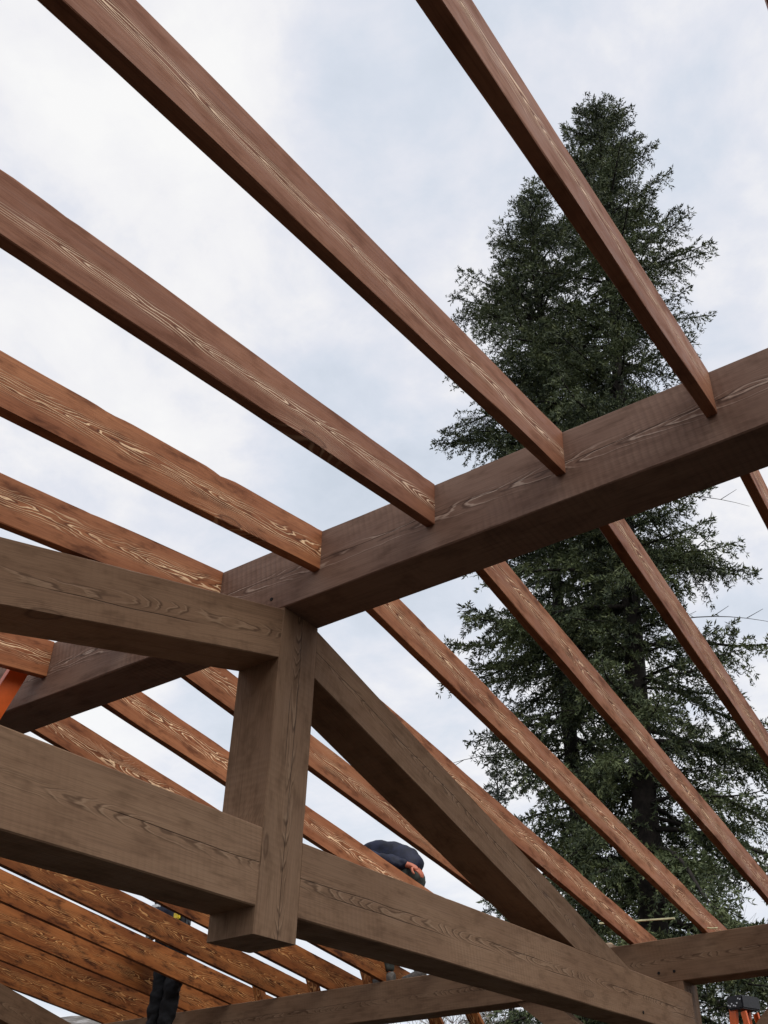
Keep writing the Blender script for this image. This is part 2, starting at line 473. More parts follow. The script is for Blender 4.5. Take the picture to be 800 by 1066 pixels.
# ------------------------------------------------------------------ generic tubes
def tube_arrays(P, R, n=8):
    P = [Vector(p) for p in P]
    vs = []; fs = []
    prev = None
    for i, p in enumerate(P):
        t = (P[min(i + 1, len(P) - 1)] - P[max(i - 1, 0)]).normalized()
        if prev is None:
            a = t.orthogonal().normalized()
        else:
            a = (prev - t * prev.dot(t)).normalized()
        prev = a
        b = t.cross(a)
        r = R[i] if hasattr(R, '__len__') else R
        for k in range(n):
            th = 2 * math.pi * k / n
            vs.append(p + (a * math.cos(th) + b * math.sin(th)) * r)
    for i in range(len(P) - 1):
        for k in range(n):
            fs.append((i * n + k, i * n + (k + 1) % n, (i + 1) * n + (k + 1) % n, (i + 1) * n + k))
    return vs, fs


class MB:
    def __init__(self): self.v = []; self.f = []

    def add(self, vs, fs):
        o = len(self.v); self.v += [tuple(v) for v in vs]; self.f += [tuple(i + o for i in f) for f in fs]

    def tube(self, P, R, n=8):
        vs, fs = tube_arrays(P, R, n); o = len(vs)
        fs = fs + [tuple(range(n - 1, -1, -1)), tuple(range(o - n, o))]
        self.add(vs, fs)

    def box(self, c, size, rot=None):
        c = Vector(c); sx, sy, sz = (s / 2 for s in size)
        vs = [Vector((x, y, z)) for x in (-sx, sx) for y in (-sy, sy) for z in (-sz, sz)]
        if rot is not None: vs = [rot @ v for v in vs]
        self.add([c + v for v in vs], [(0, 1, 3, 2), (4, 6, 7, 5), (0, 4, 5, 1), (2, 3, 7, 6), (0, 2, 6, 4), (1, 5, 7, 3)])

    def bar(self, a, b, w, d, side=(1, 0, 0)):
        a = Vector(a); b = Vector(b); t = (b - a).normalized(); s = Vector(side); s = (s - t * s.dot(t)).normalized(); u = t.cross(s)
        vs = [p + s * x * w / 2 + u * y * d / 2 for p in (a, b) for x, y in ((-1, -1), (1, -1), (1, 1), (-1, 1))]
        self.add(vs, [(0, 1, 2, 3), (7, 6, 5, 4), (0, 4, 5, 1), (1, 5, 6, 2), (2, 6, 7, 3), (3, 7, 4, 0)])

    def channel(self, a, b, w, d, t_, side=(1, 0, 0)):
        a = Vector(a); b = Vector(b); t = (b - a).normalized(); s = Vector(side); s = (s - t * s.dot(t)).normalized(); u = t.cross(s)
        self.bar(a, b, t_, d, side)
        for y in (-1, 1):
            o = u * y * (d / 2 - t_ / 2) + s * (w / 2)
            self.bar(a + o, b + o, w, t_, side)

    def build(self, name, mat, parent=None, bevel=0.0, smooth=False):
        me = bpy.data.meshes.new(name); me.from_pydata(self.v, [], self.f)
        bm = bmesh.new(); bm.from_mesh(me); bmesh.ops.recalc_face_normals(bm, faces=bm.faces[:])
        if bevel: bmesh.ops.bevel(bm, geom=bm.edges[:], offset=bevel, segments=2, affect='EDGES', clamp_overlap=True)
        bm.to_mesh(me); bm.free()
        if smooth: me.polygons.foreach_set('use_smooth', [True] * len(me.polygons))
        return link(name, me, mat, parent)


# ------------------------------------------------------------------ orange extension ladder leaning on the ridge
def ext_ladder():
    top = Vector((-4.275, 2.590, 4.02)); foot = Vector((-4.275, 1.384, 0.0))
    ax = (top - foot).normalized()
    sd = Vector((-1, 0, 0))
    root = empty('extension_ladder', foot)
    inv = Matrix.Translation(-foot)
    for k in (0, 1):
        m = MB(); o = sd * 0.42 * k
        m.channel(foot + o, top + o, 0.035 * (1 if k == 0 else -1), 0.095, 0.006, sd)
        q = m.build('rail', M_ORANGE, root); q.matrix_parent_inverse = inv
    n = 12
    for i in range(n):
        p = foot.lerp(top, (i + 0.6) / n)
        m = MB(); m.tube([p, p + sd * 0.42], 0.016, 10)
        q = m.build('rung', M_ALU, root, smooth=True); q.matrix_parent_inverse = inv
    tag(root, 'orange ladder rail leaning up to the ridge beam at the left frame edge', 'ladder')


ext_ladder()


def step_ladder(base, h, rz, label, group=None, dots=True):
    root = empty('step_ladder', base, rz)
    # local: steps face -Y, front rails lean to y=0 at top
    for s in (-1, 1):
        m = MB(); m.channel((s * 0.27, -0.36, 0), (s * 0.12, -0.05, h), 0.03 * -s, 0.075, 0.006, (1, 0, 0)); m.build('front_rail', M_ORANGE, root)
        m = MB(); m.channel((s * 0.25, 0.52, 0), (s * 0.11, 0.05, h - .03), 0.025 * -s, 0.05, 0.006, (1, 0, 0)); m.build('rear_rail', M_ORANGE, root)
    n = int(h / 0.3)
    for i in range(1, n):
        t = i * 0.3 / h
        hw = 0.27 + (0.15 - 0.27) * t
        m = MB(); m.box((0, -0.36 + 0.3 * t, h * t), (2 * hw, 0.08, 0.03)); m.build('step', M_ALU, root, 0.003)
    m = MB(); m.box((0, 0, h + 0.05), (0.30, 0.17, 0.12)); cap = m.build('top_cap', M_CAP, root, 0.012)
    if dots:
        rr = random.Random(4)
        for i in range(8):
            cy, cz = -0.07 + 0.019 * i, h + 0.015 + 0.07 * rr.random()
            md = MB(); md.box((0.1515, cy, cz), (0.003, 0.013, 0.011)); md.build('marking', M_WHITE, cap)
    tag(root, label, 'ladder', group)
    return root


step_ladder((-2.83, 9.60, 0), 3.00, math.radians(-106), 'orange step ladder with speckled black top cap, beyond the wall plate at lower right')

# ------------------------------------------------------------------ small items on the plate
m = MB(); m.box((0, 0, 0.02), (0.24, 0.11, 0.03), Matrix.Rotation(0.25, 3, 'Y')); m.box((0.01, .02, .021), (0.15, 0.085, 0.018), Matrix.Rotation(0.2, 3, 'Z'))
o = m.build('board_scrap', M_PLANK); o.location = (-3.30, 7.50, 3.27); tag(o, 'pale offcut of board lying on the wall plate beside the truss chord', 'board')
m = MB(); m.bar((-3.36, 7.64, 3.50), (-2.70, 7.64, 3.445), 0.012, 0.02)
o = m.build('lath', M_YELLOWPALE); tag(o, 'thin pale yellow strip crossing behind two rafters near the plate', 'strip')
m = MB(); P = [Vector((-2.62, 7.4, 3.57)) + Vector((0.33 * t, 0.02 * math.sin(9 * t), -0.30 * t - 0.09 * math.sin(math.pi * t))) for t in np.linspace(0, 1, 12)]
m.tube([Vector(p) for p in P], 0.006, 6)
o = m.build('cord', M_YELLOWPALE, smooth=True); tag(o, 'thin pale cord hanging off the end of the ragged rafter on the plate', 'cord')

# temporary props leaning outside beyond the plate
for q, (xa, lb) in enumerate(((-5.28, 'left slanting brown prop board seen under the wall plate'), (-4.87, 'right slanting brown prop board seen under the wall plate'))):
    o = timber('prop_board', (xa + 1.45, 8.25, 0.0), (xa - .18, 7.98, 3.16), (xa - .07, 7.98, 3.21), (xa + 1.56, 8.25, 0.0), 0.045, (0, 1, 0), M_RAFT_O, seed=90 + q)
    tag(o, lb, 'prop', 'prop boards outside the wall')

# ------------------------------------------------------------------ people
def skin_mesh(name, joints, edges, radii, mat, parent, root=0, sub=2, smooth=True):
    me = bpy.data.meshes.new(name)
    me.from_pydata([tuple(j) for j in joints], edges, [])
    o = link(name, me, mat, parent)
    md = o.modifiers.new('skin', 'SKIN'); md.use_smooth_shade = True
    ly = me.skin_vertices[0] if me.skin_vertices else None
    if ly is None:
        bm = bmesh.new(); bm.from_mesh(me); bm.verts.layers.skin.verify(); bm.to_mesh(me); bm.free(); ly = me.skin_vertices[0]
    for i, r in enumerate(radii):
        ly.data[i].radius = (r, r) if not hasattr(r, '__len__') else r
        ly.data[i].use_root = (i == root)
    sd = o.modifiers.new('sub', 'SUBSURF'); sd.levels = sub; sd.render_levels = sub
    # bake so that the mesh is plain geometry
    bpy.context.view_layer.update()
    dg = bpy.context.evaluated_depsgraph_get()
    ev = bpy.data.meshes.new_from_object(o.evaluated_get(dg))
    o.modifiers.clear(); o.data = ev; ev.name = name
    if not ev.materials: ev.materials.append(mat)
    bpy.data.meshes.remove(me)
    return o


def crumple(o, amp, sc):
    me = o.data
    n = len(me.vertices); co = np.empty(n * 3, np.float32); me.vertices.foreach_get('co', co); co = co.reshape(-1, 3)
    nr = np.empty(n * 3, np.float32); me.vertices.foreach_get('normal', nr); nr = nr.reshape(-1, 3)
    d = np.array([mnoise.noise(Vector(c) * sc) + 0.5 * mnoise.noise(Vector(c) * sc * 2.3) for c in co])
    co += nr * (d * amp)[:, None]
    me.vertices.foreach_set('co', co.ravel()); me.update()


def hand(J, E, R, wrist_i, wrist, direction, palm_n, curl=0.6, mirror=1):
    """adds palm + five fingers to the skeleton lists"""
    d = Vector(direction).normalized(); nrm = Vector(palm_n); nrm = (nrm - d * nrm.dot(d)).normalized(); sd = d.cross(nrm) * mirror
    w = Vector(wrist)
    pc = w + d * 0.05
    J.append(pc); R.append((0.034, 0.018)); ip = len(J) - 1; E.append((wrist_i, ip))
    for k, (off, ln) in enumerate(((-0.03, .068), (-0.010, .08), (0.010, .075), (0.029, .06))):
        p = w + d * 0.095 + sd * off; prev = ip; dd = d.copy()
        J.append(p); R.append(0.0095); E.append((prev, len(J) - 1)); prev = len(J) - 1
        for s in range(2):
            dd = (dd + nrm * curl * (0.6 + .25 * s)).normalized()
            p = p + dd * ln * (0.55 if s == 0 else 0.42)
            J.append(p); R.append(0.0085 - .001 * s); E.append((prev, len(J) - 1)); prev = len(J) - 1
    p = w + d * 0.03 - sd * 0.035; J.append(p); R.append(0.011); E.append((ip, len(J) - 1)); prev = len(J) - 1
    p = p + (d * 0.7 - sd * 0.6 + nrm * .4).normalized() * 0.04; J.append(p); R.append(0.0105); E.append((prev, len(J) - 1)); prev = len(J) - 1
    p = p + (d + nrm * .4).normalized() * 0.03; J.append(p); R.append(0.009); E.append((prev, len(J) - 1))


def person(loc, K, label, jacket, trouser, group=None, hat=None):
    """K: dictionary of joints relative to loc"""
    root = empty('person', loc)
    V = {k: Vector(v) for k, v in K.items()}
    J = []; E = []; R = []

    def a(p, r, prev=None):
        J.append(Vector(p)); R.append(r)
        if prev is not None: E.append((prev, len(J) - 1))
        return len(J) - 1
    pe = a(V['pelvis'], (.13, .11)); sp = a(V['pelvis'].lerp(V['chest'], .5), (.125, .10), pe); ch = a(V['chest'], (.15, .11), sp)
    nk = a(V['neck'], .055, ch)
    hd = V['head'] - V['neck']
    h0 = a(V['neck'] + hd * .45, .075, nk); h1 = a(V['head'], .098, h0); h2 = a(V['head'] + hd.normalized() * .075, .085, h1)
    fw = V['face'].normalized()
    no = a(V['head'] + fw * .105 - hd.normalized() * .01, .012, h1)
    for s in 'LR':
        sh = a(V['sh' + s], .055, ch); el = a(V['el' + s], .042, sh); fa = a(V['el' + s].lerp(V['wr' + s], .5), .037, el); wr = a(V['wr' + s], .027, fa)
        d = V['wr' + s] - V['el' + s] if ('hd' + s) not in V else V['hd' + s]
        hand(J, E, R, wr, V['wr' + s], d, V.get('pn' + s, Vector((0, 0, -1))), .55, 1 if s == 'L' else -1)
    for s in 'LR':
        hp = a(V['hip' + s], .09, pe); th = a(V['hip' + s].lerp(V['kn' + s], .5), .078, hp); kn = a(V['kn' + s], .055, th)
        cf = a(V['kn' + s].lerp(V['an' + s], .35), .056, kn); an = a(V['an' + s], .037, cf)
    body = skin_mesh('body', J, E, R, M_SKIN, root)
    # face details
    up = hd.normalized(); sdv = fw.cross(up).normalized(); fw2 = up.cross(sdv) * -1
    if fw2.dot(fw) < 0: fw2 = -fw2
    for s in (-1, 1):
        m = MB(); c = V['head'] + fw2 * .088 + sdv * .032 * s + up * .012
        m.tube([c - sdv * .012, c + sdv * .012], [.009, .009], 8); m.build('eye', M_WHITE, root, smooth=True)
        m = MB(); c = V['head'] + sdv * .098 * s; m.tube([c - up * .028, c, c + up * .03], [.008, .016, .01], 8); m.build('ear', M_SKIN, root, smooth=True)
    # jacket
    J = []; E = []; R = []
    hem = V['hem'] if 'hem' in V else V['pelvis'].lerp(V['chest'], -.18)
    p00 = a(hem, (.165, .15)); p0 = a(V['pelvis'], (.185, .165), p00); p1 = a(V['pelvis'].lerp(V['chest'], .5), (.19, .165), p0); p2 = a(V['chest'], (.205, .16), p1); p3 = a(V['chest'].lerp(V['neck'], .75), .085, p2)
    for s in 'LR':
        q0 = a(V['sh' + s], .082, p2); q1 = a(V['sh' + s].lerp(V['el' + s], .5), .072, q0); q2 = a(V['el' + s], .064, q1); q3 = a(V['el' + s].lerp(V['wr' + s], .9), .05, q2)
    jk = skin_mesh('jacket', J, E, R, jacket, root, sub=3); crumple(jk, 0.022, 9)
    # trousers
    J = []; E = []; R = []
    p0 = a(V['pelvis'], (.155, .135)); a(V['pelvis'].lerp(V['chest'], .2), (.145, .125), p0)
    for s in 'LR':
        q = a(V['hip' + s], .115, p0); q = a(V['hip' + s].lerp(V['kn' + s], .5), .10, q); q = a(V['kn' + s], .085, q); q = a(V['kn' + s].lerp(V['an' + s], .5), .082, q); q = a(V['an' + s] + Vector((0, 0, .02)), .07, q)
    tr_ = skin_mesh('trousers', J, E, R, trouser, root, sub=3); crumple(tr_, 0.024, 11)
    for s in 'LR':
        A_ = V['an' + s]; t = V['toe' + s]; dr = (t - A_); dr.z = 0; dr.normalize()
        J = []; E = []; R = []
        z0 = A_.z - .045
        q = a(A_ + Vector((0, 0, .04)), .055); q = a(Vector((A_.x, A_.y, z0)), .052, q); q = a(Vector((A_.x, A_.y, z0 - .005)) + dr * .10, .048, q); q = a(Vector((A_.x, A_.y, z0 - .012)) + dr * .19, .036, q)
        J.append(Vector((A_.x, A_.y, z0 - .005)) - dr * .05); R.append(.042); E.append((1, len(J) - 1))
        bt = skin_mesh('boot', J, E, R, M_BOOT, root)
        m = MB(); c = Vector((A_.x, A_.y, z0 - .045)) + dr * .06
        ang = math.atan2(dr.y, dr.x)
        m.box(c, (.30, .095, .022), Matrix.Rotation(ang, 3, 'Z')); m.build('sole', M_SOLE, bt, .008)
    # hair / knit cap
    m = MB()
    prof = [(-.02, .101), (.03, .106), (.075, .096), (.105, .07), (.122, .03)]
    c0 = V['head'] - fw2 * .012
    m.tube([c0 + up * z_ for z_, _ in prof], [r for _, r in prof], 20)
    m.build('knit_cap' if hat else 'hair', hat or M_HAIR, root, smooth=True)
    tag(root, label, 'person', group)
    return root


ZP = ZPT * U + EYE + 0.004
K1 = dict(pelvis=(.20, .02, 1.06), chest=(-.20, -.03, 1.28), neck=(-.38, -.05, 1.15), head=(-.50, -.06, 1.06), face=(-.5, -.1, -.9),
          shL=(-.24, -.21, 1.14), elL=(-.16, -.24, .86), wrL=(.02, -.16, .70), shR=(-.24, .17, 1.14), elR=(-.10, .25, .90), wrR=(.10, .16, .74),
          hipL=(.23, -.08, .93), knL=(-.02, -.11, .52), anL=(.05, -.03, .11), toeL=(-.2, -.05, 0),
          hipR=(.23, .12, .93), knR=(.18, .14, .50), anR=(.34, .04, .11), toeR=(.1, .02, 0))
K1 = {k: (v[0] * (1 if k != 'x' else 1), v[1], v[2] + (0.06 if k in ('pelvis', 'chest', 'neck', 'head', 'shL', 'shR', 'hipL', 'hipR') else 0)) for k, v in K1.items()}
# the arm nearest the viewer: hand resting on the hip side
K1['elL'] = (.06, -.26, 1.12); K1['wrL'] = (.34, -.12, 1.04); K1['hdL'] = (.45, .25, -.35); K1['pnL'] = (-.3, .5, -1)
K1['hem'] = (.30, .04, .97)
p1 = person((-5.47, 7.52, ZP - .043), K1, 'worker in a navy jacket bent over among the rafters, one hand by the hip', M_JACKET, M_TROUSER, hat=M_HAIR)

FZ = 2.93
K2 = dict(pelvis=(0, 0, 1.0), chest=(0, -.02, 1.30), neck=(0, -.03, 1.48), head=(0, -.02, 1.62), face=(0, 1, -.3),
          shL=(.20, -.02, 1.42), elL=(.30, .16, 1.30), wrL=(.18, .36, 1.42), shR=(-.20, -.02, 1.42), elR=(-.28, .18, 1.30), wrR=(-.14, .38, 1.42),
          hipL=(.09, 0, .96), knL=(.085, .05, .50), anL=(.08, 0, -.01), toeL=(.08, .2, 0),
          hipR=(-.09, 0, .96), knR=(-.085, .04, .50), anR=(-.07, 0, -.01), toeR=(-.08, .2, 0))
K2['hem'] = (0, 0, .92)
p2 = person((-7.56, 6.78, FZ), K2, 'worker in black trousers standing up through the rafters by the far plate', M_JACKET, M_BLACKCLOTH, hat=M_HAIR)
# step ladder he stands on
sl = step_ladder((-7.56, 6.78, 0), 2.70, 0.0, 'orange step ladder hidden below the worker in black trousers', dots=False)

# tool belt (rests on him: a thing of its own)
tb = empty('tool_belt', (-7.56, 6.78, FZ + 1.02))
m = MB(); P = [Vector((.185 * math.cos(t), .165 * math.sin(t), 0.01 * math.sin(3 * t))) for t in np.linspace(0, 2 * math.pi, 25)]
for i in range(24):
    m.bar(P[i], P[i + 1], .008, .055, (math.cos(i / 24 * 6.283), math.sin(i / 24 * 6.283), 0))
m.build('strap', M_CAP, tb)
for (cx, cy, rz) in ((.20, -.09, .4), (-.19, -.07, -.4), (.02, -.20, 0)):
    m = MB(); m.box((cx, cy, -.06), (.16, .07, .18), Matrix.Rotation(rz, 3, 'Z')); pc = m.build('pouch', M_CAP, tb, .012)
m = MB(); m.bar((-.02, -.25, -.16), (.02, -.25, .10), .02, .015); m.box((.02, -.25, .11), (.10, .025, .03)); m.build('hammer', M_TOOL, tb, .003)
m = MB(); m.box((.21, -.14, .01), (.07, .04, .07)); m.build('tape_measure', M_TAPE, tb, .01)
tag(tb, 'black tool belt with yellow tape and steel hammer, worn above the black trousers', 'tool belt')

# ------------------------------------------------------------------ foliage
def leaf_mat(name, dark, light, tip):
    m, T, b = new_mat(name)
    tc = T.n.new('ShaderNodeTexCoord'); g = T.n.new('ShaderNodeNewGeometry')
    f = T.noise(tc.outputs['Object'], 1.1, 3.0, 0.6); f2 = T.noise(tc.outputs['Object'], 5.0, 2.0, 0.6)
    c = T.mix(T.smooth(f, 0.38, 0.65), dark, light)
    c = T.mix(T.smooth(f2, 0.52, 0.70, 0, .6), c, tip)
    rp = g.outputs['Random Per Island']
    c = T.mix(T.smooth(rp, 0.6, 1.0, 0, .5), c, tip)
    T.l.new(c, b.inputs['Base Color']); b.inputs['Roughness'].default_value = 0.6
    b.inputs['Specular IOR Level'].default_value = 0.3
    return m


M_FIR = leaf_mat('fir_needles', (0.034, 0.050, 0.028), (0.102, 0.132, 0.058), (0.235, 0.265, 0.105))
M_FIR2 = leaf_mat('fir_needles_grey', (0.040, 0.050, 0.038), (0.066, 0.080, 0.058), (0.11, 0.13, 0.085))


def conifer(base, lean, H, prof, zlow, label, cat='tree', group=None, r0=0.26, mat=M_FIR, seed=1, dens=1.0, card=1.0, step=0.225, name='fir_tree', dead=0, right=Vector((0.93, 0.36, 0)), tips=(), par=None):
    """prof: list of (z, left length, right length); right = picture-right direction"""
    rs = np.random.default_rng(seed)
    root = empty(name, base)
    B = Vector((0, 0, 0)); lean = Vector(lean)

    def axis(z):
        t = z / H
        w_ = Vector((0.10 * math.sin(2.1 * t * 3.1 + seed), 0.10 * math.sin(1.7 * t * 3.3 + 2 * seed), 0)) * t
        return B + lean * t + w_ + Vector((0, 0, z))
    tm = MB()
    zs = np.linspace(0, H, 26)
    tm.tube([axis(z) for z in zs], [max(0.012, r0 * (1 - z / H) ** 0.85) for z in zs], 12)
    prof = np.array(prof, float)
    Z = zlow
    cards_c = []; cards_d = []; cards_s = []; cards_l = []
    az = rs.uniform(0, 6.28)

    def branch(z, phi, Lb, sc=1.0, tipdense=1.0):
        d = Vector((math.cos(phi), math.sin(phi), 0))
        n = max(4, int(Lb / 0.16))
        hf = z / H
        rise = 0.25 + 0.75 * hf ** 2 if hf > .75 else (-0.10 + 0.3 * hf)
        rise += rs.normal(0, .09)
        p = axis(z); pts = [p]
        sl_ = Lb / n
        dirv = (d + Vector((0, 0, rise))).normalized()
        bendv = rs.normal(0, .02)
        for i in range(n):
            t = i / n
            dirv = (dirv + Vector((-d.y * bendv, d.x * bendv, (-0.055 if t < .55 else 0.06) * (1.2 - hf)))).normalized()
            p = p + dirv * sl_; pts.append(p)
        rb = 0.012 + 0.011 * Lb
        tm.tube(pts, [rb * (1 - 0.85 * i / n) for i in range(n + 1)], 5)
        P = np.array([tuple(q) for q in pts])
        # twigs
        st = 0.10 / dens
        s = 0.12 * Lb + 0.05 if Lb > .6 else 0.05
        while s < Lb:
            t = s / Lb; i = min(int(s / sl_), n - 1); fr = s / sl_ - i
            q = P[i] * (1 - fr) + P[i + 1] * fr
            tg = P[i + 1] - P[i]; tg = tg / (np.linalg.norm(tg) + 1e-9)
            for side in (-1, 1):
                if rs.random() < .10: continue
                if t < .3 and rs.random() < .25: continue
                tl = (0.12 + 0.30 * min(Lb, 2.4) * (1 - t) ** 0.8 * min(1, (t + .15) * 2.2)) * rs.uniform(.6, 1.5) * sc
                sv = np.array([-tg[1], tg[0], 0.0]) * side
                dv = tg * rs.uniform(.45, 1.0) + sv * rs.uniform(.6, 1.0) + np.array([0, 0, rs.normal(-.12, .42)])
                dv /= np.linalg.norm(dv)
                k = max(2, int(tl / (0.032)))
                tt = (np.arange(k) + rs.uniform(0, 1, k)) / k
                drp = -0.40 * tl * tt ** 2
                cc = q[None] + dv[None] * (tt * tl)[:, None]; cc[:, 2] += drp
                for rep in range(5):
                    dd = dv[None] * rs.uniform(.3, 1.0, k)[:, None] + rs.normal(0, .62, (k, 3))
                    dd /= np.linalg.norm(dd, axis=1)[:, None]
                    cards_c.append(cc + rs.normal(0, .012, (k, 3))); cards_d.append(dd); cards_l.append(rs.uniform(.045, .095, k) * card)
            s += st * rs.uniform(.7, 1.3)
        # terminal tuft
        k = 10
        dd = np.array(tuple(dirv))[None] * .8 + rs.normal(0, .55, (k, 3)); dd /= np.linalg.norm(dd, axis=1)[:, None]
        cards_c.append(P[-1][None] + rs.normal(0, .03, (k, 3))); cards_d.append(dd); cards_l.append(rs.uniform(.06, .12, k) * card)

    while Z < H - 0.15:
        nb = 3 if Z < H * .9 else 3
        for k in range(nb):
            az += 2.399 + rs.normal(0, .25)
            d = Vector((math.cos(az), math.sin(az), 0)); c = d.dot(right)
            lL = np.interp(Z, prof[:, 0], prof[:, 1]); lR = np.interp(Z, prof[:, 0], prof[:, 2])
            wgt = 0.5 + 0.5 * c
            Lb = lL * (1 - wgt) + lR * wgt
            Lb *= rs.choice([rs.uniform(.30, .62), rs.uniform(.62, .95), rs.uniform(.95, 1.3)], p=[.32, .38, .30])
            if Lb > .12: branch(Z + rs.uniform(-.1, .1), az, Lb)
        Z += step * (1 - .45 * Z / H) * rs.uniform(.75, 1.25)
    for (z, phi, Lb) in tips: branch(z, phi, Lb)
    # dead bare limbs
    for k in range(dead):
        z = rs.uniform(zlow, H * .55); phi = rs.uniform(0, 6.28); Lb = rs.uniform(1.2, 2.9)
        d = Vector((math.cos(phi), math.sin(phi), 0)); p = axis(z); pts = [p]
        for i in range(9):
            p = p + (d * .9 + Vector((0, 0, .25 - .07 * i))) * Lb / 9; pts.append(p)
        tm.tube(pts, [0.013 * (1 - .09 * i) for i in range(10)], 4)
        for i in range(3, 9, 2):
            e = pts[i]; s_ = (-1) ** i; tm.tube([e, e + Vector((-d.y * s_ + d.x, d.x * s_ + d.y, rs.uniform(-.3, .3))) * .22], [.006, .003], 4)
    C = np.concatenate(cards_c); D = np.concatenate(cards_d); Ln = np.concatenate(cards_l)
    nn = len(C)
    rv = rs.normal(0, 1, (nn, 3)); Sd = np.cross(D, rv); Sd /= np.linalg.norm(Sd, axis=1)[:, None]
    wv = Ln * rs.uniform(.10, .165, nn)
    a_ = C; b_ = C + D * (Ln * .45)[:, None] + Sd * wv[:, None]; c_ = C + D * Ln[:, None]; d_ = C + D * (Ln * .45)[:, None] - Sd * wv[:, None]
    V_ = np.stack([a_, b_, c_, d_], 1).reshape(-1, 3)
    F_ = np.arange(nn * 4).reshape(-1, 4)
    link('crown', np_mesh('crown', V_, F_), mat, root)
    tm.build('trunk', M_BARK, root, smooth=True)
    tag(root, label, cat, group)
    return root, nn


RT_ = Vector((0.935, 0.355, 0))
t1, n1 = conifer((-4.80, 12.05, 0), (1.15, .42, 0), 22.6,
    [(0, 2.4, 3.2), (3, 2.5, 3.2), (5.5, 2.0, 3.2), (7, 1.7, 2.9), (8.3, 1.7, 2.2), (9.2, 2.6, 1.75), (10.2, 2.3, 1.5), (11.5, 2.5, 1.25), (13.5, 2.5, 1.0), (15, 2.3, 1.3), (16.6, 2.0, 1.8), (18, 1.5, 1.65), (19.3, 1.3, 1.25), (20.6, 1.05, 1.0), (21.6, .75, .6), (22.6, .2, .2)],
    1.5, 'tall dark fir rising behind the ridge beam, the one with the highest crown', seed=3, r0=.23, dead=14, tips=((21.3, 0.4, 1.1), (21.7, 0.5, .9), (9.3, -2.75, 3.3), (9.0, -2.6, 2.9), (16.7, .3, 2.0), (10.1, .45, 2.1), (7.0, .35, 3.4)), right=RT_)
t2, n2 = conifer((-5.95, 13.1, 0), (.15, -.2, 0), 22.0,
    [(0, 2.0, 1.8), (4.5, 1.9, 1.8), (5.5, 1.1, 1.8), (8, 1.3, 2.2), (10, 1.5, 2.1), (12, 1.7, 2.0), (14, 1.9, 1.9), (15, 2.0, 1.8), (16.5, 1.7, 1.6), (18, 1.95, 1.4), (19.3, 1.25, .9), (20.6, .6, .6), (21.5, .3, .3), (22.0, .1, .1)],
    2.0, 'second fir standing just left of and behind the tallest, with a pointed lower tip', seed=8, r0=.17, dead=16, right=RT_, tips=((17.4, -2.78, 2.3), (17.9, -2.7, 2.0), (14.2, -2.8, 2.2), (13.8, -2.6, 2.0)))
t3, n3 = conifer((-14.6, 26.2, 0), (0, 0, 0), 14.8, [(0, 2.2, 2.2), (6, 1.8, 1.8), (10, 1.1, 1.1), (13, .5, .5), (14.8, .1, .1)], 2.0,
    'small distant fir seen through the gap left of the tall fir trunk', seed=12, r0=.14, mat=M_FIR2, dens=.55, card=1.5, step=.42, right=RT_)
t4, n4 = conifer((-3.7, 18.5, 0), (.3, 0, 0), 9.6, [(0, 2.4, 2.4), (4, 2.4, 2.4), (6, 1.8, 1.8), (8, 1.0, 1.0), (9, .5, .5), (9.6, .1, .1)], 1.5,
    'shorter grey green fir at the right edge, lower than the tall fir', seed=21, r0=.17, mat=M_FIR2, dens=.8, card=1.15, step=.3, dead=14, right=RT_)
print('needle cards', n1, n2, n3, n4)


def copy_tree(o, loc, rz, sc, label):
    r = o.copy(); col.objects.link(r); r.location = loc; r.rotation_euler = (0, 0, rz); r.scale = (sc, sc, sc)
    r['label'] = label
    for ch in o.children:
        c = ch.copy(); col.objects.link(c); c.parent = r
    return r


BG = [((-9.6, 27.0, -.3), 1.0, .62, 'low dark fir beyond the wall, under the plate left of the eave post'),
      ((-6.4, 29.5, -.3), 2.1, .55, 'low fir far behind the orange step ladder'),
      ((-8.3, 21.5, -.2), 3.3, .42, 'young fir beyond the wall between the truss end and the tall fir'),
      ((-1.8, 24.0, 0), 4.0, .85, 'mid sized fir beyond the right frame edge, behind the rafters')]
for t in (t3, ): t['group'] = 'distant firs'
for loc, rz, sc, lb in BG: copy_tree(t3, loc, rz, sc, lb)


# bare shrubs beyond the plate
def shrub(base, H, n, spread, label, seed):
    rs = random.Random(seed)
    root = empty('bare_shrub', base)
    m = MB()
    for i in range(n):
        a_ = rs.uniform(0, 6.28); r_ = rs.uniform(0, spread)
        p = Vector((r_ * math.cos(a_), r_ * .5 * math.sin(a_), 0)); d = Vector((rs.gauss(0, .10), rs.gauss(0, .1), 1)).normalized()
        h = H * rs.uniform(.6, 1); pts = [p]
        for k in range(8):
            d = (d + Vector((rs.gauss(0, .05), rs.gauss(0, .05), 0))).normalized(); p = p + d * h / 8; pts.append(p)
        m.tube(pts, [.028 * (1 - .11 * k) for k in range(9)], 4)
        for k in range(3, 9):
            for _ in range(5):
                e = pts[k]; dd = Vector((rs.gauss(0, .6), rs.gauss(0, .6), .6)).normalized(); l = rs.uniform(.25, .7)
                e2 = e + dd * l; m.tube([e, e2], [.010, .004], 3)
                e3 = e2 + (dd + Vector((rs.gauss(0, .5), rs.gauss(0, .5), .1))) * l * .5; m.tube([e2, e3], [.004, .002], 3)
    m.build('stems', M_PALESTEM, root)
    tag(root, label, 'shrub', 'bare shrubs beyond the wall')


